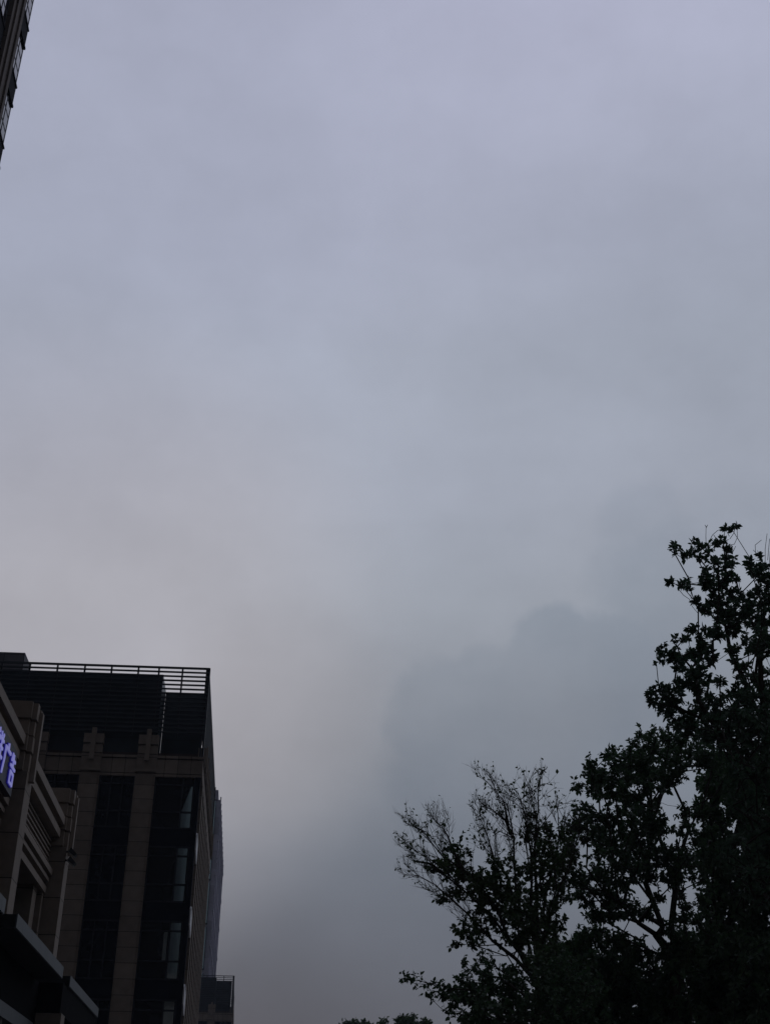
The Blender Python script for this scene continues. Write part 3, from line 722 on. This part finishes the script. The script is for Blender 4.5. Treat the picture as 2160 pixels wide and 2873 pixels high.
Lm = [[(1100,1800),(960,1640),(780,1500),(660,1360),(480,1190),(330,1060),(220,1000),(120,975)],
 [(1080,1700),(900,1480),(760,1290),(560,1110),(400,980),(250,840),(170,790),(60,740)],
 [(900,1480),(820,1250),(700,1100),(540,930),(400,850),(310,740),(240,640),(110,580)],
 [(1050,1500),(960,1250),(900,1000),(800,880),(740,680),(690,560),(635,540)],
 [(1080,1600),(1000,1300),(960,1080),(950,900),(945,700),(900,450),(800,330),(690,215)],
 [(1100,1500),(1080,1200),(1090,900),(1040,560),(1000,400),(930,260)],
 [(1140,1500),(1120,1100),(1110,700),(1140,450),(1130,300),(1170,140)],
 [(1160,1400),(1200,1100),(1260,900),(1300,700),(1290,520),(1270,330)],
 [(1160,1500),(1300,1100),(1390,900),(1440,700),(1470,520)],
 [(540,930),(470,780),(430,680),(380,600),(300,560)],[(400,980),(300,900),(200,880),(130,890)],
 [(900,600),(880,470),(830,300)],[(945,700),(880,560),(780,480),(740,440)]]
Lm = [l[:-1]+[(l[-1][0]*.5+l[-2][0]*.5, l[-1][1]*.5+l[-2][1]*.5)] for l in Lm]
lim3 = [[P3(x, y, (i % 5-2)*.35*min(1, j/3)) for j, (x, y) in enumerate(l)] for i, l in enumerate(Lm)]
b3 = P3(1250, 2142)
make_tree('half_bare_tree', 'fan-shaped tree with fine leafless twigs at its top, left of the dense tree', (b3[0], Y3, 0),
   [P3(1250, 2140), P3(1150, 1880), P3(1100, 1750)], lim3, T3, Y3, .8, .0050, (.078, .046, 7.5, 'spray', .13), .0031, .46, GR, LEAF3, alpha=.55, step=.3, seed=8, minn=1, fans=[(l, .034, .006) for l in lim3])

# --- low tree reaching in from the bottom
c4 = [(650,1640,56,.6,.6),(750,1640,56,.6,.6),(590,1690,46,.6,.6),(700,1740,66,.7,.8),(830,1690,26),(900,1760,56),(740,1800,56),(560,1800,36),(490,1800,20),(110,1775,8),(140,1792,14),(190,1805,20),(250,1822,18),(330,1850,26),(300,1910,34),(370,1920,46),
 (450,1890,56),(540,1920,76),(620,1950,76),(650,1870,56),(480,2010,50),(410,2060,24),(600,2080,66),(700,2000,100),(650,2120,60),(800,1900,90),(850,2050,110),(950,1900,120),(1050,2050,130),(780,2120,80),(1150,1850,120),(1200,2050,140),
 (1300,1950,150),(1450,2080,150),(1350,1750,130),(1500,1850,150),(1150,1700,80)]
T4 = unpack(c4, 1100, 2100, 2.772)
Y4 = 19.
P4 = lambda x, y, dy=0: at(1100+x/2.772, 2100+y/2.772, Y4+dy)
lim4 = [[P4(1300, 2300), P4(1000, 2100), P4(800, 1990), P4(600, 1920), P4(420, 1880), P4(320, 1845), P4(200, 1805), P4(105, 1772)],
        [P4(1300, 2300), P4(1100, 2000), P4(950, 1850), P4(850, 1760), P4(760, 1660), P4(700, 1600)],
        [P4(1300, 2300), P4(1250, 1950), P4(1300, 1750)]]
b4 = P4(1330, 2400)
make_tree('low_tree', 'low tree at the bottom whose lowest leafy branch reaches far out to the left', (b4[0], Y4, 0),
   [P4(1330, 2400), P4(1300, 2300)], lim4, T4, Y4, .8, .0052, (.072, .042, 7.5, 'spray', .12), .0035, .47, GR, LEAF2, seed=13, minn=1)

# --- two backing trees that close the lower right
def fill(poly, r, seed):
    rd = random.Random(seed); o = []
    xs = [p[0] for p in poly]; ys = [p[1] for p in poly]
    def inside(x, y):
        c = False
        for (x0, y0), (x1, y1) in zip(poly, poly[1:]+poly[:1]):
            if (y0 > y) != (y1 > y) and x < (x1-x0)*(y-y0)/(y1-y0)+x0: c = not c
        return c
    y = min(ys)
    while y < max(ys):
        x = min(xs)
        while x < max(xs):
            if inside(x, y): o.append((x+rd.uniform(-10, 10), y+rd.uniform(-10, 10), r))
            x += r*1.5
        y += r*1.5
    return o
T5 = fill([(1960, 2220), (2060, 2120), (2330, 2080), (2330, 2900), (1960, 2900), (1930, 2600), (1960, 2400)], 62, 1)
Y5 = 29.
P5 = lambda x, y, dy=0: at(x, y, Y5+dy)
b5 = P5(2050, 2873)
make_tree('shade_tree', 'dark heavy tree filling the lower right corner behind the tall tree', (b5[0], Y5, 0),
   [P5(2048, 2850), P5(2018, 2640), P5(2022, 2560)], [[P5(2018, 2600), P5(2060, 2350), P5(2120, 2150)], [P5(2018, 2600), P5(1980, 2450), P5(2000, 2280)]],
   T5, Y5, 1.6, .0045, (.15, .075, 10, 'spray', .22), .008, .47, GR, LEAF2, seed=21)
T6 = fill([(1500, 2700), (1600, 2600), (1700, 2640), (1800, 2700), (2000, 2680), (2300, 2600), (2300, 2950), (1470, 2950)], 60, 2)
Y6 = 27.
P6 = lambda x, y, dy=0: at(x, y, Y6+dy)
b6 = P6(1720, 2900)
make_tree('low_dark_tree', 'dark leafy tree low in the bottom right, under the forked limbs', (b6[0], Y6, 0),
   [P6(1720, 2900), P6(1725, 2760)], [[P6(1725, 2780), P6(1690, 2600), P6(1684, 2500)], [P6(1725, 2780), P6(1900, 2740), P6(2100, 2720)]],
   T6, Y6, 1.4, .0052, (.14, .07, 10, 'spray', .2), .007, .47, GR, LEAF2, seed=22)

# --- far trees at the bottom centre
def ell(cx, cy, rx, ry, n, r, seed):
    rd = random.Random(seed); o = []
    for _ in range(n):
        a = rd.uniform(0, 6.283); q = math.sqrt(rd.random()); o.append((cx+q*rx*math.cos(a), cy+q*ry*math.sin(a), r))
    return o
T7 = ell(985, 2922, 40, 52, 90, 7, 1)+ell(1028, 2918, 24, 40, 40, 6, 2)+ell(950, 2934, 20, 38, 26, 6, 3)
Y7 = 120.
b7 = at(990, 2900, Y7)
make_tree('far_tree', 'small dark rounded tree top far down the street at the bottom centre', (b7[0], Y7, 0), [at(990, 2960, Y7)], None, T7, Y7, 1.2, .02,
   (.4, .2, 9, 'spray', .4), .03, .45, 'far trees at the bottom of the picture', LEAF2, seed=31, holes=False, step=.8, minn=2)
T8 = ell(1122, 2866, 8, 14, 8, 5, 4)+ell(1128, 2888, 20, 25, 14, 6, 5)+ell(1155, 2862, 8, 10, 6, 4, 6)+ell(1163, 2885, 22, 22, 16, 6, 7)+ell(1196, 2872, 8, 10, 6, 4, 8)+ell(1190, 2895, 20, 16, 10, 6, 9)+ell(1075, 2880, 6, 9, 4, 4, 10)
b8 = at(1150, 2900, 95.)
make_tree('far_tree', 'small feathery tree top far down the street, right of the rounded one', (b8[0], 95., 0), [at(1150, 2960, 95.)], None, T8, 95., .8, .02,
   (.28, .14, 6, 'spray', .3), .02, .45, 'far trees at the bottom of the picture', LEAF3, seed=32, holes=False, step=.6, minn=2)

# ------------------------------------------------------------------ evening haze
hz = MB().box(-60, 60, -3, 345, -1.3, 74).out('haze', None); hz['kind'] = 'stuff'; hz['label'] = 'thin blue evening haze over the street'
hm = bpy.data.materials.new('haze'); hm.use_nodes = True; t = hm.node_tree; t.nodes.clear()
o_ = t.nodes.new('ShaderNodeOutputMaterial'); v_ = t.nodes.new('ShaderNodeVolumePrincipled')
v_.inputs['Color'].default_value = (.72, .8, .95, 1); v_.inputs['Density'].default_value = .0003; v_.inputs['Anisotropy'].default_value = .2
t.links.new(v_.outputs[0], o_.inputs['Volume']); hz.data.materials.append(hm)
